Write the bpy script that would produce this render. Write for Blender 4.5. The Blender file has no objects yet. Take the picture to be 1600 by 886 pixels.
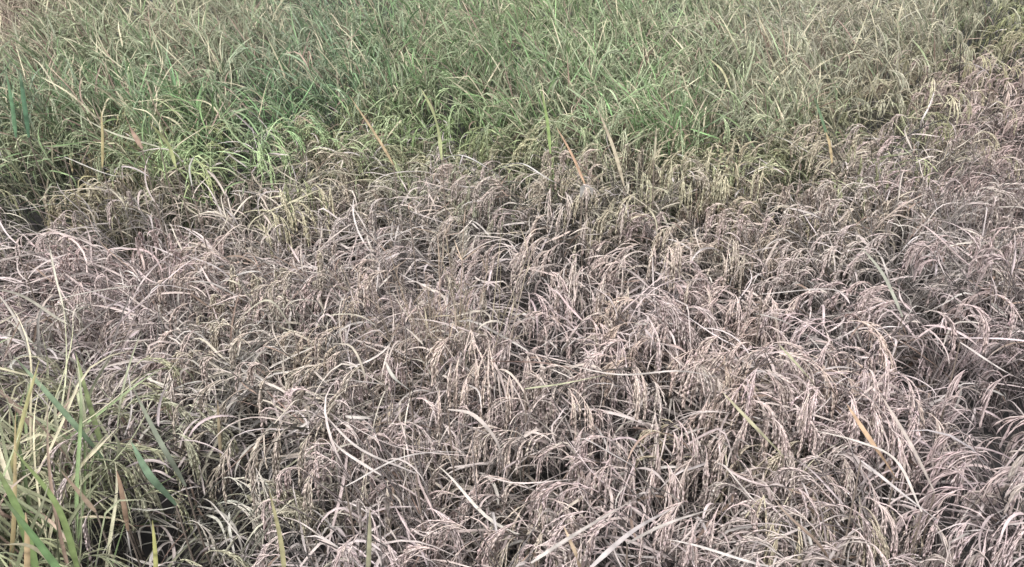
import bpy, math, random
import numpy as np

SEED = 11
rng = np.random.default_rng(SEED)
random.seed(SEED)
C = bpy.context.scene.collection
R = math.radians
sc = bpy.context.scene

# ------------------------------------------------------------------ camera, sky, sun, exposure
CAM_H, PITCH, HFOV = 1.75, R(28.0), R(60.0)
cd = bpy.data.cameras.new('camera')
cam = bpy.data.objects.new('camera', cd); C.objects.link(cam)
cam.location = (0, 0, CAM_H)
cam.rotation_euler = (R(90) - PITCH, 0, 0)
cd.sensor_width = 36; cd.lens = 18 / math.tan(HFOV / 2)
cd.clip_start = 0.02; cd.clip_end = 1000
sc.camera = cam

SUN_EL, SUN_AZ = R(58), R(205)          # azimuth measured clockwise from +Y
w = bpy.data.worlds.new('World'); sc.world = w; w.use_nodes = True
nt = w.node_tree
bg = nt.nodes['Background']
sky = nt.nodes.new('ShaderNodeTexSky'); sky.sky_type = 'NISHITA'; sky.sun_disc = False
sky.sun_elevation = SUN_EL; sky.sun_rotation = SUN_AZ
sky.dust_density = 4.0; sky.air_density = 1.0; sky.ozone_density = 1.0
hs = nt.nodes.new('ShaderNodeHueSaturation'); hs.inputs['Saturation'].default_value = 0.18
nt.links.new(sky.outputs['Color'], hs.inputs['Color'])
nt.links.new(hs.outputs['Color'], bg.inputs['Color'])
bg.inputs['Strength'].default_value = 0.12
sl = bpy.data.lights.new('sun', 'SUN'); sl.energy = 1.0; sl.angle = R(35); sl.color = (1.0, 0.99, 0.99)
so = bpy.data.objects.new('sun', sl); C.objects.link(so)
so.rotation_euler = (R(90) - SUN_EL, 0, -SUN_AZ + math.pi)
so.location = (0, 0, 10)
vs = sc.view_settings
vs.view_transform = 'Standard'; vs.look = 'None'; vs.gamma = 1; vs.use_curve_mapping = False
vs.exposure = 1.97
sc.cycles.max_bounces = 6
sc.cycles.diffuse_bounces = 3
sc.cycles.transparent_max_bounces = 4

# ------------------------------------------------------------------ picture <-> world helpers (photo pixels, 1600 x 886)
CP, SP = math.cos(PITCH), math.sin(PITCH)
FPX = 800 / math.tan(HFOV / 2)
def project(x, y, z):
    d = y * CP - (z - CAM_H) * SP
    v = y * SP + (z - CAM_H) * CP
    return 800 + FPX * x / d, 443 - FPX * v / d, d
def ray(px, py):
    a, b = (px - 800) / FPX, (443 - py) / FPX
    return np.array([a, CP + b * SP, -SP + b * CP])
def at_height(px, py, z):
    r = ray(px, py); t = (z - CAM_H) / r[2]
    return np.array([0, 0, CAM_H]) + r * t
def at_distance(px, py, y):
    r = ray(px, py); t = y / r[1]
    return np.array([0, 0, CAM_H]) + r * t

def srgb(r, g, b):
    f = lambda c: ((c / 255 + 0.055) / 1.055) ** 2.4 if c > 10 else c / 255 / 12.92
    return np.array([f(r), f(g), f(b)])

# ------------------------------------------------------------------ materials
def plant_material(name, rough=0.6, trans=0.22, scale=60, streak=0.35, spec=0.3, gain=1.0):
    m = bpy.data.materials.new(name); m.use_nodes = True
    n, l = m.node_tree.nodes, m.node_tree.links
    p = n['Principled BSDF']; out = n['Material Output']
    at = n.new('ShaderNodeAttribute'); at.attribute_name = 'tint'
    tc = n.new('ShaderNodeTexCoord')
    nz = n.new('ShaderNodeTexNoise'); nz.inputs['Scale'].default_value = scale; nz.inputs['Detail'].default_value = 3
    l.new(tc.outputs['Object'], nz.inputs['Vector'])
    mr = n.new('ShaderNodeMapRange'); mr.inputs['From Min'].default_value = 0.3; mr.inputs['From Max'].default_value = 0.7
    mr.inputs['To Min'].default_value = gain * (1 - streak); mr.inputs['To Max'].default_value = gain * (1 + streak * 0.55)
    l.new(nz.outputs['Fac'], mr.inputs['Value'])
    mx = n.new('ShaderNodeVectorMath'); mx.operation = 'SCALE'
    l.new(at.outputs['Color'], mx.inputs[0]); l.new(mr.outputs['Result'], mx.inputs['Scale'])
    l.new(mx.outputs['Vector'], p.inputs['Base Color'])
    p.inputs['Roughness'].default_value = rough
    p.inputs['Specular IOR Level'].default_value = spec
    if trans > 0:
        tr = n.new('ShaderNodeBsdfTranslucent'); l.new(mx.outputs['Vector'], tr.inputs['Color'])
        ms = n.new('ShaderNodeMixShader'); ms.inputs['Fac'].default_value = trans
        l.new(p.outputs['BSDF'], ms.inputs[1]); l.new(tr.outputs['BSDF'], ms.inputs[2])
        l.new(ms.outputs['Shader'], out.inputs['Surface'])
    return m
M_LEAF = plant_material('rice_leaf_blade', 0.7, 0.34, 55, 0.20, 0.10)
M_STALK = plant_material('rice_stalk', 0.6, 0.0, 40, 0.3, 0.25)
M_GRAIN = plant_material('rice_grain_husk', 0.8, 0.22, 220, 0.15, 0.08)

def soil_material():
    m = bpy.data.materials.new('wet_field_soil'); m.use_nodes = True
    n, l = m.node_tree.nodes, m.node_tree.links
    p = n['Principled BSDF']
    tc = n.new('ShaderNodeTexCoord')
    nz = n.new('ShaderNodeTexNoise'); nz.inputs['Scale'].default_value = 9; nz.inputs['Detail'].default_value = 8
    l.new(tc.outputs['Object'], nz.inputs['Vector'])
    cr = n.new('ShaderNodeValToRGB')
    cr.color_ramp.elements[0].position = 0.35; cr.color_ramp.elements[0].color = (0.004, 0.0035, 0.0035, 1)
    cr.color_ramp.elements[1].position = 0.7; cr.color_ramp.elements[1].color = (0.016, 0.013, 0.012, 1)
    l.new(nz.outputs['Fac'], cr.inputs['Fac']); l.new(cr.outputs['Color'], p.inputs['Base Color'])
    bp = n.new('ShaderNodeBump'); bp.inputs['Strength'].default_value = 0.6; bp.inputs['Distance'].default_value = 0.02
    l.new(nz.outputs['Fac'], bp.inputs['Height']); l.new(bp.outputs['Normal'], p.inputs['Normal'])
    p.inputs['Roughness'].default_value = 0.8
    return m

# ------------------------------------------------------------------ mesh building
class Acc:
    def __init__(s): s.v, s.q, s.t, s.c, s.n = [], [], [], [], 0
    def add(s, v, c, q=None, t=None):
        v = v.reshape(-1, 3); s.v.append(v); s.c.append(c.reshape(-1, 3))
        if q is not None and len(q): s.q.append(q.reshape(-1, 4) + s.n)
        if t is not None and len(t): s.t.append(t.reshape(-1, 3) + s.n)
        s.n += len(v)
    def build(s, name, mat, parent=None, origin=(0, 0, 0)):
        me = bpy.data.meshes.new(name)
        v = np.concatenate(s.v) - np.asarray(origin); c = np.concatenate(s.c)
        q = np.concatenate(s.q) if s.q else np.zeros((0, 4), int)
        t = np.concatenate(s.t) if s.t else np.zeros((0, 3), int)
        me.vertices.add(len(v)); me.vertices.foreach_set('co', v.astype(np.float32).ravel())
        me.loops.add(q.size + t.size)
        me.loops.foreach_set('vertex_index', np.concatenate([q.ravel(), t.ravel()]).astype(np.int32))
        me.polygons.add(len(q) + len(t))
        st = np.concatenate([np.arange(len(q)) * 4, q.size + np.arange(len(t)) * 3]).astype(np.int32)
        me.polygons.foreach_set('loop_start', st)
        me.polygons.foreach_set('use_smooth', np.ones(len(q) + len(t), bool))
        me.update(calc_edges=True)
        a = me.attributes.new('tint', 'FLOAT_COLOR', 'POINT')
        col = np.ones((len(v), 4), np.float32); col[:, :3] = np.maximum(c, 0.004) * np.minimum(1, 0.46 / np.maximum(c.max(1, keepdims=True), 1e-4))
        a.data.foreach_set('color', col.ravel())
        me.materials.append(mat)
        o = bpy.data.objects.new(name, me); C.objects.link(o)
        if parent is not None: o.parent = parent
        else: o.location = origin
        return o

def norm(a): return a / np.maximum(np.linalg.norm(a, axis=-1, keepdims=True), 1e-9)

def grow(base, az, el, L, droop, N, power=1.6, curv=0.0, wob=0.0, zmin=0.02, kink=0.0):
    """curves that leave base in a direction and bend under their own weight: (n,N,3)"""
    n = len(base); s = np.linspace(0, 1, N)[None, :]
    az, el, L, droop = (np.broadcast_to(np.asarray(k, float), n)[:, None] for k in (az, el, L, droop))
    curv = np.broadcast_to(np.asarray(curv, float), n)[:, None]
    ph = rng.uniform(0, 6.28, (n, 1)); ph2 = rng.uniform(0, 6.28, (n, 1))
    e = el - droop * s ** power + wob * np.sin(5 * s + ph)
    if kink > 0:     # some blades are snapped and hang from the break
        snap = (rng.random((n, 1)) < kink) * rng.uniform(0.5, 1.8, (n, 1)); at_ = rng.uniform(0.3, 0.8, (n, 1))
        e = e - snap * np.clip((s - at_) * 12, 0, 1)
    e = np.maximum(e, R(-86))
    a = az + curv * s + wob * 1.6 * np.sin(4 * s + ph2) * s
    d = np.stack([np.cos(e) * np.cos(a), np.cos(e) * np.sin(a), np.sin(e)], -1)
    step = L[..., None] / (N - 1)
    P = np.concatenate([np.zeros((n, 1, 3)), np.cumsum((d[:, :-1] + d[:, 1:]) * 0.5 * step, 1)], 1) + base[:, None, :]
    P[..., 2] = np.maximum(P[..., 2], zmin + 0.01 * rng.random((n, 1)))
    return P

def frames(P, twist):
    T = norm(np.gradient(P, axis=1))
    up = np.zeros_like(T); up[..., 2] = 1
    S = np.cross(T, up)
    # steady the side vector where the curve is near vertical
    m = S.mean(1, keepdims=True); S = norm(S + 0.15 * norm(m) + 1e-6)
    S = norm(S - T * (S * T).sum(-1, keepdims=True))
    Nn = np.cross(S, T)
    c, s_ = np.cos(twist)[..., None], np.sin(twist)[..., None]
    return T, S * c + Nn * s_, Nn * c - S * s_

def ribbons(acc, P, width, col, twist0, twist1, fold=0.22, profile='leaf', tipc=None, flat=False):
    n, N, _ = P.shape
    s = np.linspace(0, 1, N)[None, :]
    if profile == 'leaf': pr = np.minimum(1, 0.45 + s * 3.2) * (1 - s ** 3.2) ** 0.8
    else: pr = np.ones_like(s)
    wd = width[:, None] * np.maximum(pr, 0.03)
    tw = twist0[:, None] + (twist1 - twist0)[:, None] * s
    T, S, Nn = frames(P, tw)
    c = np.broadcast_to(col[:, None, :], (n, N, 3)).copy()
    if tipc is not None:
        k = (np.clip((s - 0.55) / 0.45, 0, 1) ** 1.5 * rng.random((n, 1)))[..., None]
        c = c * (1 - k) + tipc[:, None, :] * k
    h = wd[..., None] * 0.5
    if flat:
        V = np.stack([P - S * h, P + S * h], 2); K = 2
    else:
        V = np.stack([P - S * h + Nn * h * fold * 2, P, P + S * h + Nn * h * fold * 2], 2); K = 3
    c *= 1 + 0.10 * rng.normal(size=(n, N, 1)) - 0.35 * (rng.random((n, N, 1)) < 0.05)   # blotches and specks along the blade
    cc = np.repeat(c[:, :, None, :], K, 2)
    if K == 3: cc[:, :, 1] *= 1.14                     # pale midrib
    i = np.arange(n)[:, None, None] * N * K + np.arange(N - 1)[None, :, None] * K + np.arange(K - 1)[None, None, :]
    q = np.stack([i, i + 1, i + 1 + K, i + K], -1)
    acc.add(V, cc, q=q)

def tubes(acc, P, rad, col, K=3):
    n, N, _ = P.shape
    T, S, Nn = frames(P, np.zeros((n, N)))
    ang = np.arange(K) * 2 * math.pi / K
    rad = np.broadcast_to(rad, (n, N))[..., None, None]
    V = P[:, :, None, :] + rad * (S[:, :, None, :] * np.cos(ang)[None, None, :, None] + Nn[:, :, None, :] * np.sin(ang)[None, None, :, None])
    cc = np.broadcast_to(col[:, None, None, :], V.shape)
    i0 = np.arange(n)[:, None, None] * N * K + np.arange(N - 1)[None, :, None] * K
    k = np.arange(K)[None, None, :]; k1 = (k + 1) % K
    q = np.stack([i0 + k, i0 + k1, i0 + K + k1, i0 + K + k], -1)
    acc.add(V, cc, q=q)

def grains(acc, pos, dirn, length, rad, col):
    n = len(pos)
    ref = norm(rng.normal(size=(n, 3))); S = norm(np.cross(dirn, ref)); U = np.cross(S, dirn)
    ang = np.arange(3) * 2.094
    mid = pos + dirn * (length * 0.45)[:, None]
    ring = mid[:, None, :] + rad[:, None, None] * (S[:, None, :] * np.cos(ang)[None, :, None] + U[:, None, :] * np.sin(ang)[None, :, None])
    V = np.concatenate([pos[:, None, :], ring, (pos + dirn * length[:, None])[:, None, :]], 1)
    base = np.array([[0, 2, 1], [0, 3, 2], [0, 1, 3], [4, 1, 2], [4, 2, 3], [4, 3, 1]])
    t = np.arange(n)[:, None, None] * 5 + base[None]
    acc.add(V, np.repeat(col[:, None, :], 5, 1), t=t)

def jitter(col, n, val=0.25, hue=0.015):
    v = np.exp(rng.normal(0, val, (n, 1)))
    return col * v * (1 + rng.normal(0, hue, (n, 3)))

def panicle(acc, start, az, el, L, col, droop=1.9, nb=9, ng=9, size=1.0, fine=True):
    """one drooping rice head: an arching axis, hanging branches and husked grains"""
    N = 9
    ax = grow(start[None], az, el, L, droop, N, power=0.75, curv=rng.normal(0, 0.3), wob=0.05)
    tubes(acc, ax, np.linspace(0.0012, 0.0006, N)[None], jitter(col * 0.9, 1))
    f = np.sort(rng.uniform(0.12, 0.97, nb)); idx = f * (N - 1); i0 = np.minimum(idx.astype(int), N - 2); fr = (idx - i0)[:, None]
    b = ax[0, i0] * (1 - fr) + ax[0, i0 + 1] * fr
    T = norm(ax[0, i0 + 1] - ax[0, i0])
    aza = np.arctan2(T[:, 1], T[:, 0]) + rng.normal(0, 0.24, nb); ela = np.arcsin(np.clip(T[:, 2], -1, 1)) + rng.normal(0, 0.12, nb)
    bl = L * rng.uniform(0.4, 0.75, nb) * (1.1 - 0.45 * f)
    Nb = 6
    br = grow(b, aza, ela, bl, 0.9 + 0.9 * rng.random(nb), Nb, power=0.8, wob=0.08)
    if not fine:
        rr = 0.0019 * size * (1 + 0.45 * np.cos(np.arange(Nb) * math.pi))[None] * np.array([0.5, 1, 1, 1, 1, 0.5])[None]
        tubes(acc, br, rr, jitter(col, nb, 0.18))
        return
    tubes(acc, br, np.linspace(0.0014, 0.0009, Nb)[None] * size, jitter(col * 0.9, nb))
    g = rng.uniform(0.1, 1.0, (nb, ng)) * (Nb - 1); gi = np.minimum(g.astype(int), Nb - 2); gf = (g - gi)[..., None]
    r = np.arange(nb)[:, None]
    gp = (br[r, gi] * (1 - gf) + br[r, gi + 1] * gf).reshape(-1, 3)
    gt = norm(br[r, gi + 1] - br[r, gi]).reshape(-1, 3)
    gt = norm(gt + rng.normal(0, 0.08, gt.shape))
    n = len(gp)
    grains(acc, gp, gt, rng.uniform(0.014, 0.021, n) * size, rng.uniform(0.0014, 0.0020, n) * size, jitter(np.repeat(jitter(col, nb, 0.12), ng, 0), n, 0.05))

# ------------------------------------------------------------------ how the field varies (colour of the crop, from the photograph)
PK = (172, 156, 152)
ANCH = [  # photo x, y, colour of the plants that stand there
 (30, 25, 158, 128, 108), (90, 60, 126, 136, 98), (200, 30, 130, 142, 98), (330, 20, 140, 138, 104), (420, 40, 128, 138, 102), (550, 30, 108, 132, 98), (700, 30, 118, 140, 100),
 (800, 20, 122, 142, 92), (950, 30, 122, 148, 88), (1050, 20, 125, 142, 100), (1150, 30, 140, 148, 105), (1250, 30, 152, 152, 120), (1350, 40, 150, 140, 122), (1450, 30, 146, 142, 110), (1560, 40, 132, 136, 100),
 (25, 110, 88, 122, 92), (90, 100, 112, 132, 96), (150, 90, 112, 142, 84), (260, 100, 115, 138, 100), (350, 110, 98, 130, 92), (480, 90, 100, 132, 98), (600, 90, 112, 140, 100), (690, 70, 135, 158, 88), (800, 90, 112, 140, 94), (900, 100, 132, 146, 104),
 (980, 60, 140, 156, 110), (1080, 100, 110, 144, 88), (1160, 90, 148, 156, 112), (1250, 110, 154, 156, 122), (1350, 90, 156, 160, 114), (1450, 80, 156, 152, 120), (1560, 120, 168, 150, 140),
 (25, 180, 100, 118, 88), (120, 170, 138, 136, 112), (230, 160, 128, 142, 105), (310, 150, 122, 150, 98), (450, 160, 108, 132, 96), (600, 170, 130, 138, 108), (720, 160, 122, 142, 100), (840, 170, 122, 148, 88), (930, 190, 145, 145, 116), (1010, 190, 150, 150, 138),
 (1100, 160, 115, 140, 88), (1200, 180, 136, 142, 108), (1300, 180, 122, 138, 104), (1400, 180, 152, 150, 118), (1480, 190, 160, 152, 124), (1580, 190, 172, 152, 144),
 (40, 240, 150, 148, 118), (170, 235, 168, 150, 104), (260, 240, 142, 146, 100), (400, 230, 146, 146, 112), (520, 230, 138, 140, 108), (620, 235, 160, 158, 116), (720, 220, 142, 142, 112), (850, 220, 112, 130, 84), (960, 240, 152, 148, 120), (1090, 240, 152, 150, 126),
 (1200, 250, 158, 148, 130), (1300, 250, 148, 146, 112), (1420, 250, 156, 146, 122), (1550, 260, 168, 150, 144),
 (80, 300, 164, 160, 146), (230, 300, 150, 146, 140), (430, 280, 172, 158, 140), (560, 310, 172, 154, 148), (740, 275, 172, 166, 160), (900, 300, 165, 154, 148), (1030, 305, 164, 154, 126), (1190, 300, 164, 154, 132), (1290, 320, 170, 156, 130), (1450, 320, 162, 154, 148),
 (60, 380, 170, 154, 150), (200, 390, 178, 152, 146), (330, 390) + PK, (500, 380, 178, 156, 150), (700, 390) + PK, (900, 390, 174, 156, 150), (1100, 390) + PK, (1300, 400) + PK, (1430, 410, 152, 152, 136), (1580, 400, 170, 152, 146),
 (60, 480, 172, 162, 156), (240, 490) + PK, (360, 470, 168, 160, 150), (480, 490, 172, 166, 132), (590, 440, 146, 146, 132), (630, 520, 142, 130, 120), (740, 500, 158, 148, 120), (860, 480) + PK, (1000, 500, 168, 160, 150), (1190, 490, 182, 162, 142), (1350, 490) + PK, (1540, 490) + PK,
 (30, 600, 152, 156, 108), (120, 590, 130, 146, 100), (240, 600, 158, 152, 146), (400, 590, 166, 154, 150), (560, 570, 152, 150, 112), (700, 600, 150, 142, 132), (850, 590) + PK, (1000, 590, 176, 160, 152), (1200, 590) + PK, (1400, 590) + PK, (1560, 590, 164, 150, 148),
 (30, 700, 128, 142, 88), (120, 690, 142, 150, 110), (230, 700, 148, 148, 138), (350, 690, 166, 156, 150), (500, 700) + PK, (740, 660, 186, 168, 160), (880, 700, 172, 166, 142), (1050, 700) + PK, (1290, 650, 168, 162, 126), (1450, 700) + PK, (1570, 680) + PK,
 (30, 830, 130, 146, 84), (130, 800, 140, 144, 100), (230, 810, 150, 150, 128), (380, 790, 170, 166, 158), (530, 840, 170, 162, 154), (700, 830, 168, 154, 148), (900, 830, 174, 158, 150), (1100, 830) + PK, (1300, 830, 176, 162, 156), (1500, 820, 174, 164, 154)]
A_XY = np.array([a[:2] for a in ANCH], float)
A_C = np.array([srgb(*a[2:]) for a in ANCH])
def crop_colour(px, py):
    d = ((A_XY[:, 0] - px) / 62) ** 2 + ((A_XY[:, 1] - py) / 40) ** 2
    wgt = np.exp(-0.5 * (d - d.min())); return (A_C * wgt[:, None]).sum(0) / wgt.sum()
BX = [-400, 0, 120, 250, 330, 450, 600, 700, 850, 950, 1050, 1150, 1250, 1350, 1450, 1530, 1600, 1900]
BY = [300, 292, 290, 300, 280, 255, 258, 240, 268, 290, 262, 262, 272, 250, 175, 95, 40, 20]
def edge_at(px):
    return np.interp(px, BX, BY) - (62 if px < 900 else 62 - 0.05 * (min(px, 1400) - 900)) + 13 * math.sin(px * 0.031) + 9 * math.sin(px * 0.083 + 1)
def lodged(px, py):
    """0 where the crop still stands, 1 where it has fallen and withered"""
    t = (py - edge_at(px)) / 55 + 0.5
    left = (px - 0.12 * (py - 560) - 25) / 90        # the strip in the near left corner is still green
    if py > 545: t = min(t, max(left, 0.0) + 0.46)
    return float(np.clip(t, 0, 1))

PKL = srgb(173, 161, 159)
STRAW = srgb(170, 163, 140); ASH = srgb(170, 162, 158); BARK = srgb(120, 104, 94); GREEN = srgb(96, 128, 84); LIME = srgb(140, 160, 84)
GAIN = 1.0

def lodge_dir(x, y, px, py):
    """the way the fallen stalks point"""
    a = 2.6 + 1.3 * math.sin(x * 2.1 + 0.7) + 0.9 * math.sin(y * 3.3 + x * 1.3)
    if px < 620 and 330 < py < 600: a = math.pi + 0.35 * math.sin(7 * x) - 0.1
    if px < 560 and py >= 600: a = -0.55 + 0.3 * math.sin(5 * x)
    return a + rng.normal(0, 0.35)

def clump_geometry(x, y, px, py, dist, detail=1.0, spacing=0.2):
    """geometry of one hill of rice. returns (stalks, leaves, [panicle accumulators], info)"""
    dd = lodged(px, py)
    dd = float(np.clip(dd + rng.normal(0, 0.10), 0, 1))
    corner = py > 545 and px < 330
    qx, qy, _ = project(x, y, 0.45 + 0.30 * (1 - dd))          # where its top shows
    col = crop_colour(qx + rng.normal(0, 14), qy + rng.normal(0, 8)) * GAIN * math.exp(rng.normal(0, 0.13)) * (1 + rng.normal(0, 0.010, 3))
    grey = col.mean() * np.array([1.04, 0.99, 0.97])
    pk = 0.42 * float(np.clip((py - edge_at(px) - 25) / 70, 0, 1))
    gl = float(np.clip((col[1] / col[0] - 0.98) * 4, 0, 1))
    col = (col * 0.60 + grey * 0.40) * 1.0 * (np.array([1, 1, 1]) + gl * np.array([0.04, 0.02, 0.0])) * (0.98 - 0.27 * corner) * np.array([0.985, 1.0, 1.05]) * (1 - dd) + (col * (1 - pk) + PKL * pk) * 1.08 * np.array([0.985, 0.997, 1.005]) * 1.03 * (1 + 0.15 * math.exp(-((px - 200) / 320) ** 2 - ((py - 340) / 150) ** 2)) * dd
    green = float(np.clip((col[1] - col[0]) / col[1] * 4.0, 0, 1))
    H = (1 - dd) * (0.62 + 0.06 * rng.normal()) + dd * (0.47 + 0.075 * rng.normal())
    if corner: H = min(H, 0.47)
    la = lodge_dir(x, y, px, py)
    nt_ = max(5, int((14 + 4 * dd + rng.integers(-2, 4)) * detail))
    st, lf, pans = Acc(), Acc(), []
    # --- stalks
    ang = rng.uniform(0, 6.283, nt_); rad = 0.045 * np.sqrt(rng.random(nt_))
    base = np.stack([x + rad * np.cos(ang), y + rad * np.sin(ang), np.full(nt_, 0.004)], 1)
    flat = math.exp(-((px - 330) / 380) ** 2 - ((py - 380) / 130) ** 2) + 0.8 * math.exp(-((px - 330) / 170) ** 2 - ((py - 760) / 120) ** 2)
    nbun = int(rng.integers(3, 6))
    bun_a = la + rng.normal(0, 1.0 * (1 - 0.6 * flat), nbun); bun_l = rng.uniform(0.28, 0.72, nbun) * (1 + 1.5 * flat)
    bi = rng.integers(0, nbun, nt_)
    lx = np.cos(ang) * 0.25 - 0.24 + rng.normal(0, 0.12, nt_); ly = np.sin(ang) * 0.25 + rng.normal(0, 0.12, nt_)
    fx = bun_l[bi] * np.cos(bun_a[bi]) + rng.normal(0, 0.055, nt_); fy = bun_l[bi] * np.sin(bun_a[bi]) + rng.normal(0, 0.055, nt_)
    leanx = lx * (1 - dd) + fx * dd; leany = ly * (1 - dd) + fy * dd
    lm = np.hypot(leanx, leany); az = np.arctan2(leany, leanx)
    el = np.arctan2(1.0, np.clip(lm, 0, 1.0 + 1.3 * flat) * (0.75 + 0.25 * dd))
    Ls = H * rng.uniform(0.94 - 0.12 * (1 - dd), 1.06, nt_) / np.sin(el) ** 0.7 * (1 - 0.12 * flat)
    drp = (0.15 + 0.45 * dd) * rng.uniform(0.4, 1.4, nt_)
    N = 8 if detail > 0.8 else 5
    stem = grow(base, az, el, Ls, drp, N, power=2.0, curv=rng.normal(0, 0.25, nt_), wob=0.05)
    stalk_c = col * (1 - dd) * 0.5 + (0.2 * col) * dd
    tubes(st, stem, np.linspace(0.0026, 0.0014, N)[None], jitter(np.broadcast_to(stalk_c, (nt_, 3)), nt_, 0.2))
    tipT = norm(stem[:, -1] - stem[:, -2])
    # --- leaves from nodes along the stalks
    per = max(3, int(round((9.5 - 5.0 * dd) * detail)))
    n = nt_ * per
    who = np.repeat(np.arange(nt_), per)
    s = rng.uniform(0.35, 1.0 - 0.12 * dd, n)
    s = np.where(rng.random(n) < 0.4 * (1 - dd), rng.uniform(0.8, 1.0, n), s)
    idx = s * (N - 1); i0 = np.minimum(idx.astype(int), N - 2); fr = (idx - i0)[:, None]
    b = stem[who, i0] * (1 - fr) + stem[who, i0 + 1] * fr
    T = norm(stem[who, i0 + 1] - stem[who, i0])
    ta = np.arctan2(T[:, 1], T[:, 0]); te = np.arcsin(np.clip(T[:, 2], -1, 1))
    Nl = 10 if detail > 0.8 else 7
    stand = rng.random(n) > dd
    laz = np.where(stand, np.where(rng.random(n) < 0.35, math.pi + rng.normal(0, 0.6, n), ta + rng.normal(0, 1.3, n)), bun_a[bi][who] + np.where(rng.random(n) < 0.25, math.pi, 0) + rng.normal(0, 0.9 - 0.5 * min(flat, 1), n))
    lel = np.where(stand, np.clip(te - rng.uniform(0.0, 0.42, n), R(25), R(88)), rng.uniform(R(-10), R(50), n))
    ldr = np.where(stand, rng.uniform(0.02, 1.0, n) * (0.7 + 0.6 * rng.random(n)), rng.uniform(0.4, 2.4, n) * (1 - 0.6 * min(flat, 1)))
    ll = np.where(stand, rng.uniform(0.13, 0.31, n), np.where(rng.random(n) < 0.15, rng.uniform(0.2, 0.33, n), rng.uniform(0.07, 0.20, n)) * (1 + 0.5 * flat))
    lw = np.where(stand, rng.uniform(0.004, 0.0082, n), rng.uniform(0.0035, 0.0080, n))
    if corner: ll = np.where(stand, ll * 1.5, ll); ldr = np.where(stand, ldr * 0.55, ldr); lw = np.where(stand, lw * 1.15, lw)
    thin = (~stand) & (rng.random(n) < 0.32)          # shrivelled strands lying across the heads
    lw = np.where(thin, rng.uniform(0.0018, 0.0038, n), lw); ll = np.where(thin, rng.uniform(0.12, 0.34, n), ll)
    lel = np.where(thin, rng.uniform(R(-12), R(28), n), lel); ldr = np.where(thin, rng.uniform(0.1, 0.7, n), ldr)
    P = grow(b, laz, lel, ll, ldr, Nl, power=1.5, curv=rng.normal(0, 0.5 + 0.5 * dd, n), wob=0.10 + 0.10 * dd, kink=0.15 + 0.33 * dd)
    lc = jitter(np.broadcast_to(col * (1 - 0.08 * dd), (n, 3)), n, 0.16)
    dead = rng.random(n)
    if dd < 0.6:
        # among standing plants a share of the blades is straw, ash grey or fresh green
        r = rng.random(n)[:, None]
        straw_p = 0.24 - 0.08 * green
        lc = np.where(r < straw_p, jitter(STRAW * GAIN, n, 0.22), lc)
        lc = np.where((r > 0.90) , jitter(BARK * GAIN, n, 0.3), lc)
        g_p = 0.16 + 0.30 * green
        lc = np.where((r > 0.5) & (r < 0.5 + g_p), jitter(col * np.array([0.70, 0.86, 0.68]), n, 0.2), lc)
    else:
        r = rng.random(n)[:, None]
        lc = np.where(r < 0.16, jitter(ASH * GAIN, n, 0.16), lc)
        lc = np.where(r > 0.93, jitter(BARK * GAIN, n, 0.3), lc)
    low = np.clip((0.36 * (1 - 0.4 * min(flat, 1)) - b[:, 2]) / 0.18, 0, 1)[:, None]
    lc = lc * (1 - 0.76 * low)                       # low blades darkened: aged sheaths, plus gap shade painted into the colour
    tip = (STRAW * (1 - dd) + ASH * dd) * GAIN * (0.8 + 0.4 * rng.random((n, 1)))
    tw = rng.normal(0, 0.5, n)
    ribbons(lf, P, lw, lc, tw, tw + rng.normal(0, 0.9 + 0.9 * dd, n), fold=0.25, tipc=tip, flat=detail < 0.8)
    # --- panicles
    npn = int(round((6 - 2.5 * green * (1 - dd) + 11 * dd + rng.integers(-1, 3)) * (0.8 if detail < 0.8 else 1)))
    pick = rng.permutation(nt_)[:max(2, min(npn, nt_))]
    pc = col * 1.14 * np.array([1.03, 1.0, 0.985]) if dd > 0.4 else (0.8 * col + 0.2 * STRAW) * 1.05
    for k in pick:
        a = math.atan2(tipT[k, 1], tipT[k, 0]); e = math.asin(max(-1, min(1, tipT[k, 2])))
        A = Acc()
        near = dist < 3.6
        panicle(A, stem[k, -1], (a if dd < 0.5 else bun_a[bi[k]]) + rng.normal(0, 0.20), e, rng.uniform(0.16, 0.23) * (1 - 0.36 * dd), pc * math.exp(rng.normal(0, 0.12)),
                droop=(1.3 + 0.6 * dd) + e * 0.8 + rng.normal(0, 0.2), nb=(12 if near else 8), ng=(8 if near else 6), size=(1.08 if dist < 2.3 else 1.2 if near else 1.35),
                fine=detail > 0.8)
        pans.append(A)
    return st, lf, pans, dict(dd=dd, col=col, green=green, la=la, az=float(np.arctan2(leany.mean(), leanx.mean())), lean=float(lm.mean()), H=H)

# ------------------------------------------------------------------ object bookkeeping
def tag(o, label=None, cat=None, group=None, kind=None):
    if label: o['label'] = label
    if cat: o['category'] = cat
    if group: o['group'] = group
    if kind: o['kind'] = kind
    return o
def empty(name, loc):
    o = bpy.data.objects.new(name, None); C.objects.link(o); o.location = loc; o.empty_display_size = 0.05
    return o

# ------------------------------------------------------------------ ground
def ground():
    a = Acc()
    g = np.linspace(-1, 1, 61); g = np.sign(g) * np.abs(g) ** 2.6 * 150
    X, Y = np.meshgrid(g, g + 4); Z = 0.012 * np.sin(X * 9) * np.cos(Y * 8) * (np.abs(X) < 12) * (np.abs(Y) < 16) - 0.012
    V = np.stack([X, Y, Z], -1); n = 61
    i = np.arange(n - 1)[:, None] * n + np.arange(n - 1)[None]
    a.add(V, np.full(V.shape, 0.05), q=np.stack([i, i + 1, i + n + 1, i + n], -1))
    o = a.build('ground', soil_material()); tag(o, 'dark wet soil of the rice field under the plants', kind='structure')
ground()

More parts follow.
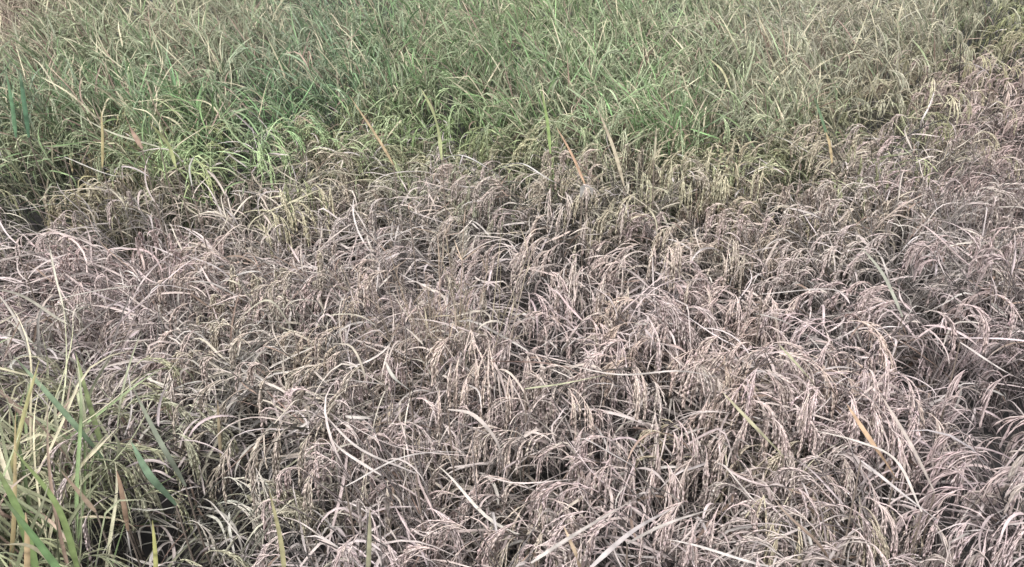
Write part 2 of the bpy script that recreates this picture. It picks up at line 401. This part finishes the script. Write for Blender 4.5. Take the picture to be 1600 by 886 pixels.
# ------------------------------------------------------------------ the crop, hill by hill in transplanted rows
hills = []
row = 0; yy = 0.66
while yy < 9.6:
    sp = 0.195 if yy < 5.6 else 0.25
    half = 0.66 * (yy + 0.9) + 0.9 if yy < 6 else 5.6
    nx = int(2 * half / sp)
    xs = (np.arange(nx) - nx / 2 + 0.5 * (row % 2)) * sp
    for x in xs:
        hx, hy = x + rng.normal(0, 0.035), yy + rng.normal(0, 0.035)
        px, py, d = project(hx, hy, 0.45)
        hills.append([hx, hy, px, py, d, row])
    yy += sp; row += 1

visible = []
for i, h in enumerate(hills):
    x, y, px, py, d, r_ = h
    m = 0.10 * FPX / d
    if -m < px < 1600 + m and py < 886 + 1.3 * m and y > 0.9:
        visible.append(i)
visible.sort(key=lambda i: hills[i][4])
own = set(visible[:282])
print('hills', len(hills), 'visible', len(visible), 'far own', hills[visible[:282][-1]][1])

ORD = ['first', 'second', 'third', 'fourth', 'fifth', 'sixth', 'seventh', 'eighth', 'ninth', 'tenth', 'eleventh', 'twelfth', 'thirteenth',
       'fourteenth', 'fifteenth', 'sixteenth', 'seventeenth', 'eighteenth', 'nineteenth', 'twentieth', 'twenty-first', 'twenty-second', 'twenty-third',
       'twenty-fourth', 'twenty-fifth', 'twenty-sixth', 'twenty-seventh', 'twenty-eighth', 'twenty-ninth', 'thirtieth', 'thirty-first', 'thirty-second', 'thirty-third', 'thirty-fourth', 'thirty-fifth', 'thirty-sixth']
rows = {}
for i in own: rows.setdefault(hills[i][5], []).append(i)
rank = {}
for k, r_ in enumerate(sorted(rows)):
    for j, i in enumerate(sorted(rows[r_], key=lambda i: hills[i][0])): rank[i] = (k, j, len(rows[r_]))

def look(info):
    r, g, b = info['col'] / info['col'].max(); dd = info['dd']
    if g >= r * 1.12: c = 'green'
    elif g >= r: c = 'yellowish green'
    elif b < 0.68 * r: c = 'straw yellow'
    elif b < 0.78: c = 'tan'
    elif g > 0.87: c = 'ash grey'
    else: c = 'pinkish grey'
    if dd > 0.6: s = 'withered'
    elif c in ('green', 'yellowish green'): s = 'upright'
    else: s = 'drying'
    return c, s

far = [Acc(), Acc(), Acc()]
for i, h in enumerate(hills):
    x, y, px, py, d, r_ = h
    if i in own:
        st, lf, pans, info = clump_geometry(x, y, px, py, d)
        org = (x, y, 0)
        c, s = look(info)
        k, j, n = rank[i]
        lean = ''
        if info['lean'] > 0.35 and info['dd'] > 0.6: lean = ' toppled left' if math.cos(info['az']) < 0 else ' toppled right'
        e = empty('rice_clump', org)
        where = 'front row' if k == 0 else ORD[k] + ' row from front'
        side = (ORD[j] + ' from left') if j < n / 2 else (ORD[n - 1 - j] + ' from right')
        side = side.replace('first from', 'outermost from')
        tag(e, f'{s} {c} rice clump{lean}, {side}, {where}', 'rice plant', 'rice clumps growing in rows across the field')
        st.build('stalks', M_STALK, e, org)
        lf.build('leaves', M_LEAF, e, org)
        for A in pans: A.build('panicle', M_GRAIN, e, org)
    else:
        det = 0.6 if (y < 7 and abs(px - 800) < 1000) else 0.45
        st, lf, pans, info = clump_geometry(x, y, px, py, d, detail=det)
        for a, src in ((far[0], [st]), (far[1], [lf]), (far[2], pans)):
            for A in src:
                for v, c in zip(A.v, A.c): pass
                off = a.n
                a.v += A.v; a.c += A.c
                a.q += [q + off for q in A.q]; a.t += [t + off for t in A.t]; a.n += A.n
# everything past the clumps one can tell apart: one mass
allf = Acc()
for a in far:
    off = allf.n
    allf.v += a.v; allf.c += a.c; allf.q += [q + off for q in a.q]; allf.t += [t + off for t in a.t]; allf.n += a.n
o = allf.build('rice_crop', M_LEAF)
tag(o, 'dense mass of upright green and tan rice filling the rest of the field', kind='stuff')

# ------------------------------------------------------------------ single blades, stalks and weeds that stand out
def spline(pts, N):
    pts = np.array(pts, float); n = len(pts)
    if n == 2:
        t = np.linspace(0, 1, N)[:, None]; return pts[0] * (1 - t) + pts[1] * t
    e = np.vstack([2 * pts[0] - pts[1], pts, 2 * pts[-1] - pts[-2]])
    out = []
    for u in np.linspace(0, n - 1, N):
        i = min(int(u), n - 2); t = u - i; p0, p1, p2, p3 = e[i:i + 4]
        out.append(0.5 * ((2 * p1) + (-p0 + p2) * t + (2 * p0 - 5 * p1 + 4 * p2 - p3) * t * t + (-p0 + 3 * p1 - 3 * p2 + p3) * t ** 3))
    return np.array(out)

G1 = 'blades sticking up out of the standing crop'
def blade(pts, width, rgb, label, cat='leaf blade', name='leaf_blade', group=None, twist=None, turn=0.4, stem=True, stemc=None):
    """a leaf that sticks out of the tangle with the stalk that carries it; pts from base to tip, in metres"""
    P = spline(pts, 18)
    upright = name == 'green_shoot' or group == G1
    if twist is None: twist = 1.2 if upright else 0.0        # standing blades turn their face outward
    col = srgb(*rgb) * GAIN * (0.85 if group == G1 else 0.68); width = width * (1.0 if upright else 0.82)
    col = col * 0.68 + 0.32 * col.mean()
    base = P[0]
    e = empty(name, (base[0], base[1], 0)); org = (base[0], base[1], 0)
    a = Acc(); n = len(P)
    c = np.array([col])
    ribbons(a, P[None], np.array([width]), c, np.array([twist]), np.array([twist + turn]), fold=0.16, tipc=np.array([0.5 * col * 0.8 + 0.5 * BARK]))
    if stem and base[2] > 0.05:
        S = spline([(base[0] + 0.03, base[1] + 0.02, 0), (base[0] + 0.01, base[1] + 0.005, base[2] * 0.6), base], 6)
        b = Acc(); tubes(b, S[None], np.linspace(0.003, 0.0018, 6)[None], np.array([srgb(104, 94, 86) if stemc is None else stemc]), 5)
        b.build('stalk', M_STALK, e, org)
    a.build('blade', M_LEAF, e, org)
    tag(e, label, cat, group)
    return e
Z, Y = at_height, at_distance

G1 = 'blades sticking up out of the standing crop'
# the crop behind
blade([Y(690, 250, 3.17), Y(684, 205, 3.17), Y(674, 170, 3.14), Y(657, 137, 3.12)], 0.017, (186, 192, 122), 'tall pale yellow-green blade standing alone behind the fallen crop edge', group=G1, turn=0.2)
blade([Y(615, 258, 3.22), Y(590, 215, 3.22), Y(545, 148, 3.22)], 0.010, (186, 158, 112), 'tan blade leaning left, pointed tip above the fallen crop edge', group=G1)
blade([Y(860, 240, 3.32), Y(855, 190, 3.32), Y(846, 140, 3.32)], 0.013, (140, 166, 84), 'narrow bright green blade upright at the centre edge of the fallen crop', group=G1)
blade([Y(975, 290, 3.12), Y(958, 230, 3.12), Y(932, 165, 3.12)], 0.013, (184, 168, 136), 'broad straw blade leaning left over a dark gap', group=G1)
blade([Y(915, 290, 3.02), Y(893, 240, 3.04), Y(868, 196, 3.07)], 0.009, (190, 148, 110), 'thin orange-brown blade beside the dark gap at the centre', group=G1)
blade([Y(1022, 250, 3.22), Y(1026, 195, 3.22)], 0.009, (176, 166, 134), 'short straight straw blade right of the dark gap', group=G1)
blade([Y(300, 290, 2.92), Y(296, 262, 2.92), Y(304, 242, 2.92)], 0.006, (196, 192, 178), 'short whitish blade upright at the left crop edge', group=G1)
blade([Y(1296, 225, 3.62), Y(1282, 180, 3.62), Y(1270, 145, 3.62)], 0.012, (96, 124, 86), 'dark green blade upright in the olive crop', group=G1)
blade([Y(1300, 255, 3.32), Y(1296, 225, 3.32), Y(1290, 205, 3.32)], 0.012, (184, 158, 106), 'amber bent blade below the dark green one', group=G1)
blade([Y(45, 215, 3.52), Y(36, 150, 3.52), Y(30, 105, 3.52)], 0.018, (86, 128, 92), 'wide blue-green blade standing at the far left', group=G1)
blade([Y(25, 215, 3.47), Y(18, 160, 3.47), Y(8, 108, 3.47)], 0.016, (92, 132, 90), 'blue-green blade leaning out of the frame at the far left', group=G1)
blade([Y(160, 262, 3.12), Y(160, 215, 3.12), Y(158, 172, 3.12)], 0.010, (176, 160, 100), 'straight amber blade in the yellow patch on the left', group=G1)
blade([Y(275, 262, 3.07), Y(262, 225, 3.07), Y(232, 190, 3.02)], 0.013, (162, 168, 100), 'lime blade bent left beside the rusty leaf', group=G1)
blade([Y(222, 232, 3.07), Y(205, 200, 3.07), Y(196, 180, 3.12)], 0.018, (168, 136, 112), 'rusty orange withered leaf in the left of the crop', group=G1, turn=1.0)
blade([Y(250, 230, 3.12), Y(170, 205, 3.12), Y(100, 165, 3.22)], 0.007, (166, 164, 136), 'long pale blade arching over the left of the crop', group=G1)
blade([Y(1140, 138, 3.82), Y(1128, 110, 3.82), Y(1104, 88, 3.82)], 0.009, (186, 180, 128), 'cream blade across the olive patch upper right', group=G1)
# the dark twigs
def twig(pts, r, label):
    P = spline(pts, 12); a = Acc()
    tubes(a, P[None], np.linspace(r, r * 0.6, 12)[None], np.array([[0.02, 0.018, 0.017]]), 6)
    b = Acc(); k = P[7]
    tubes(b, spline([k, k + np.array([0.012, 0, 0.02]), k + np.array([0.018, 0.0, 0.045])], 6)[None], np.linspace(r * 0.6, r * 0.3, 6)[None], np.array([[0.025, 0.02, 0.018]]), 5)
    e = empty('dry_twig', P[0] * np.array([1, 1, 0])); org = tuple(P[0] * np.array([1, 1, 0]))
    a.build('twig_shaft', M_STALK, e, org); b.build('side_shoot', M_STALK, e, org)
    tag(e, label, 'twig')
twig([Y(1385, 262, 3.6), Y(1400, 226, 3.6), Y(1440, 200, 3.6), Y(1474, 187, 3.6)], 0.0035, 'thin black twig slanting up at the right of the field')
twig([Y(1498, 130, 4.2), Y(1500, 95, 4.2), Y(1501, 66, 4.2)], 0.003, 'short black upright twig above the pink crop, right')
# the fallen crop
G2 = 'loose blades lying over the fallen crop'
def lying(pp, width, rgb, label, z=(0.42, 0.52, 0.5), group=G2, **kw):
    n = len(pp); zz = np.interp(np.linspace(0, 1, n), np.linspace(0, 1, len(z)), z) + 0.05
    return blade([Z(p[0], p[1], q) for p, q in zip(pp, zz)], width, rgb, label, group=group, **kw)
lying([(1398, 745), (1362, 692), (1322, 630)], 0.0155, (196, 156, 112), 'bright orange blade slanting across the fallen crop', z=(.44, .52, .56))
lying([(1225, 715), (1180, 668), (1128, 612)], 0.013, (170, 164, 122), 'broad khaki blade left of the orange one', z=(.42, .5, .54))
lying([(1272, 600), (1245, 570), (1215, 536)], 0.012, (172, 172, 128), 'short khaki blade above the orange one', z=(.44, .5, .54))
lying([(1460, 770), (1420, 690), (1375, 615)], 0.012, (184, 168, 156), 'broad grey blade right of the orange one', z=(.4, .5, .56))
lying([(1440, 800), (1400, 720), (1340, 690), (1270, 672)], 0.008, (196, 184, 172), 'thin pale blade looping below the orange one', z=(.44, .5, .52, .5))
lying([(820, 608), (880, 600), (960, 583)], 0.010, (182, 182, 138), 'khaki blade lying flat in the middle of the fallen crop', z=(.5, .5, .52))
lying([(80, 470), (170, 452), (290, 440)], 0.013, (190, 180, 166), 'wide pale blade lying flat on the left', z=(.46, .53, .5))
lying([(30, 400), (60, 372), (150, 352), (255, 350)], 0.008, (192, 176, 168), 'narrow pale blade arched over the left edge', z=(.44, .55, .56, .5))
lying([(700, 640), (740, 650), (775, 690), (790, 740)], 0.016, (200, 184, 172), 'broad pale blade curling downward near the centre', z=(.52, .56, .52, .44))
lying([(640, 610), (615, 590), (600, 560)], 0.012, (190, 186, 172), 'short whitish blade by the brown weeds', z=(.48, .53, .56))
lying([(980, 850), (1040, 820), (1130, 790)], 0.011, (190, 178, 168), 'pale blade in the near fallen crop pointing up right', z=(.5, .54, .52))
lying([(830, 880), (900, 835), (1000, 775)], 0.012, (188, 176, 166), 'long grey blade rising to the right in the foreground', z=(.5, .54, .54))
lying([(920, 890), (990, 830), (1060, 790)], 0.014, (186, 174, 170), 'widest grey blade in the foreground middle', z=(.5, .54, .54))
lying([(1345, 720), (1420, 780), (1500, 840)], 0.011, (196, 184, 178), 'long pale blade sloping down right in the near right', z=(.56, .54, .46))
lying([(1500, 535), (1560, 575), (1610, 600)], 0.011, (200, 186, 178), 'pale blade slanting at the right edge of the field', z=(.54, .54, .5))
lying([(1120, 590), (1060, 580), (960, 585), (850, 560)], 0.007, (192, 180, 170), 'thin curved pale blade above the khaki flat one', z=(.48, .56, .56, .52))
lying([(650, 740), (560, 700), (500, 640)], 0.007, (190, 176, 168), 'thin pale blade left of the curled broad one', z=(.48, .54, .54))
lying([(540, 760), (640, 712), (760, 706)], 0.007, (190, 180, 172), 'thin blade crossing the foreground below the curled one', z=(.5, .54, .5))
lying([(100, 245), (180, 275), (230, 262)], 0.008, (196, 188, 176), 'pale bent blade at the left crop edge', z=(.5, .56, .5))
lying([(690, 250), (720, 243), (760, 262), (790, 285)], 0.016, (198, 192, 184), 'whitish arching blade on the crest of the fallen crop', z=(.5, .6, .58, .5))
lying([(780, 262), (815, 256), (860, 282), (905, 300)], 0.014, (196, 190, 182), 'second whitish arching blade right of the crest', z=(.5, .58, .56, .5))
lying([(640, 330), (700, 350), (760, 360)], 0.008, (186, 172, 164), 'straight grey blade below the crest', z=(.52, .52, .5))
lying([(1190, 460), (1290, 452), (1330, 462), (1400, 470)], 0.009, (192, 180, 172), 'pale blade lying across the right middle', z=(.5, .54, .54, .5))
lying([(1410, 495), (1380, 430), (1345, 385)], 0.013, (160, 160, 140), 'broad grey-green blade in the right middle', z=(.44, .52, .54))
lying([(905, 890), (900, 868), (880, 820)], 0.011, (190, 162, 124), 'orange blade tip at the bottom edge of the field', z=(.4, .46, .5))
lying([(460, 520), (420, 470), (370, 500)], 0.010, (184, 176, 150), 'cream blade arching beside the khaki clump', z=(.46, .56, .5))
# near left corner: green shoots
G3 = 'fresh blades in the near left corner'
def shoot(pp, y, width, rgb, label, dy=0.0, **kw):
    n = len(pp); return blade([Y(p[0], p[1], y + dy * k / max(1, n - 1)) for k, p in enumerate(pp)], width, rgb, label, cat='green shoot', name='green_shoot', group=G3, **kw)
lying([(165, 722), (120, 668), (70, 610), (20, 555)], 0.015, (112, 138, 100), 'long dark green blade crossing the near left corner', group=G3, z=(.44, .54, .6, .62))
lying([(275, 790), (235, 745), (205, 690)], 0.020, (104, 132, 98), 'broad blue-green blade beside the grey fallen stalks', group=G3, z=(.42, .5, .54))
lying([(290, 760), (250, 690), (205, 600)], 0.014, (118, 126, 104), 'dull green blade above the broad blue-green one', group=G3, z=(.4, .5, .56))
shoot([(160, 700), (140, 630), (118, 550)], 1.62, 0.012, (150, 166, 100), 'yellow-green shoot leaning left, tallest in the near corner')
shoot([(12, 760), (34, 660), (62, 560)], 1.5, 0.009, (186, 180, 108), 'yellow shoot leaning right at the left edge')
shoot([(16, 890), (22, 800), (24, 640)], 1.35, 0.009, (196, 172, 110), 'amber upright shoot at the left edge')
shoot([(125, 900), (90, 790), (20, 700)], 1.22, 0.012, (140, 162, 84), 'lime shoot arching left from the bottom edge')
shoot([(60, 900), (30, 800), (-10, 720)], 1.18, 0.016, (128, 156, 80), 'broad lime shoot leaving the frame at the left')
shoot([(100, 900), (55, 840), (0, 770)], 1.15, 0.014, (110, 148, 84), 'fresh green shoot low in the corner')
shoot([(244, 900), (242, 860), (238, 812)], 1.2, 0.008, (184, 182, 86), 'bright yellow spike at the bottom edge')
shoot([(445, 900), (438, 840), (420, 762)], 1.2, 0.009, (176, 168, 110), 'khaki spike rising before the grey panicles')
shoot([(575, 900), (577, 850), (578, 795)], 1.2, 0.009, (160, 156, 118), 'olive spike upright right of the khaki one')
shoot([(42, 900), (42, 850), (40, 800)], 1.15, 0.010, (194, 162, 110), 'amber spike at the bottom left')
shoot([(200, 830), (190, 770), (182, 735)], 1.35, 0.010, (172, 136, 104), 'rusty shoot behind the yellow spike')
shoot([(150, 800), (125, 770), (95, 735)], 1.35, 0.010, (166, 140, 112), 'brown bent shoot left of the rusty one')
shoot([(345, 715), (342, 670), (340, 625)], 1.75, 0.008, (178, 158, 118), 'thin amber shoot standing over a dark gap')

# a stand of brown weeds in the middle
def weed(px, py, label, n=11, h=0.38, rgb=(120, 108, 98), spread=0.05):
    p = Z(px, py, 0.4); org = (p[0], p[1], 0)
    e = empty('dry_weed', org); b = Acc(); lf = Acc()
    col = srgb(*rgb)
    ang = rng.uniform(0, 6.28, n); base = np.stack([p[0] + spread * rng.normal(size=n) * 0.4, p[1] + spread * rng.normal(size=n) * 0.4, np.zeros(n)], 1)
    S = grow(base, ang, rng.uniform(R(76), R(88), n), 0.36 + h * rng.uniform(0.5, 1.0, n), 0.15, 8, wob=0.06)
    tubes(b, S, np.linspace(0.0022, 0.001, 8)[None], jitter(col, n, 0.15))
    m = n * 7; who = np.repeat(np.arange(n), 7); k = rng.integers(4, 8, m)
    P = grow(S[who, k], rng.uniform(0, 6.28, m), rng.uniform(R(20), R(70), m), rng.uniform(0.04, 0.09, m), 0.5, 5, wob=0.1)
    ribbons(lf, P, rng.uniform(0.002, 0.004, m), jitter(col * 1.15, m, 0.2), np.zeros(m), rng.normal(0, 1, m), flat=True)
    b.build('stems', M_STALK, e, org); lf.build('leaves', M_LEAF, e, org)
    tag(e, label, 'weed', 'brown weeds in the middle of the fallen crop')
weed(640, 560, 'sparse brown weed standing upright beside the khaki clump')
weed(690, 545, 'brown weed with thin stems, middle of the three', rgb=(132, 118, 104))
weed(750, 540, 'olive-brown weed, rightmost of the three upright ones', rgb=(128, 119, 104))

# the pale curled scrap on the edge of the fallen crop
lying([(908, 308), (912, 292), (924, 296), (926, 306)], 0.02, (214, 208, 198), 'small white curled leaf scrap on the fallen crop edge', z=(.5, .55, .55, .5), stem=True, turn=1.2)
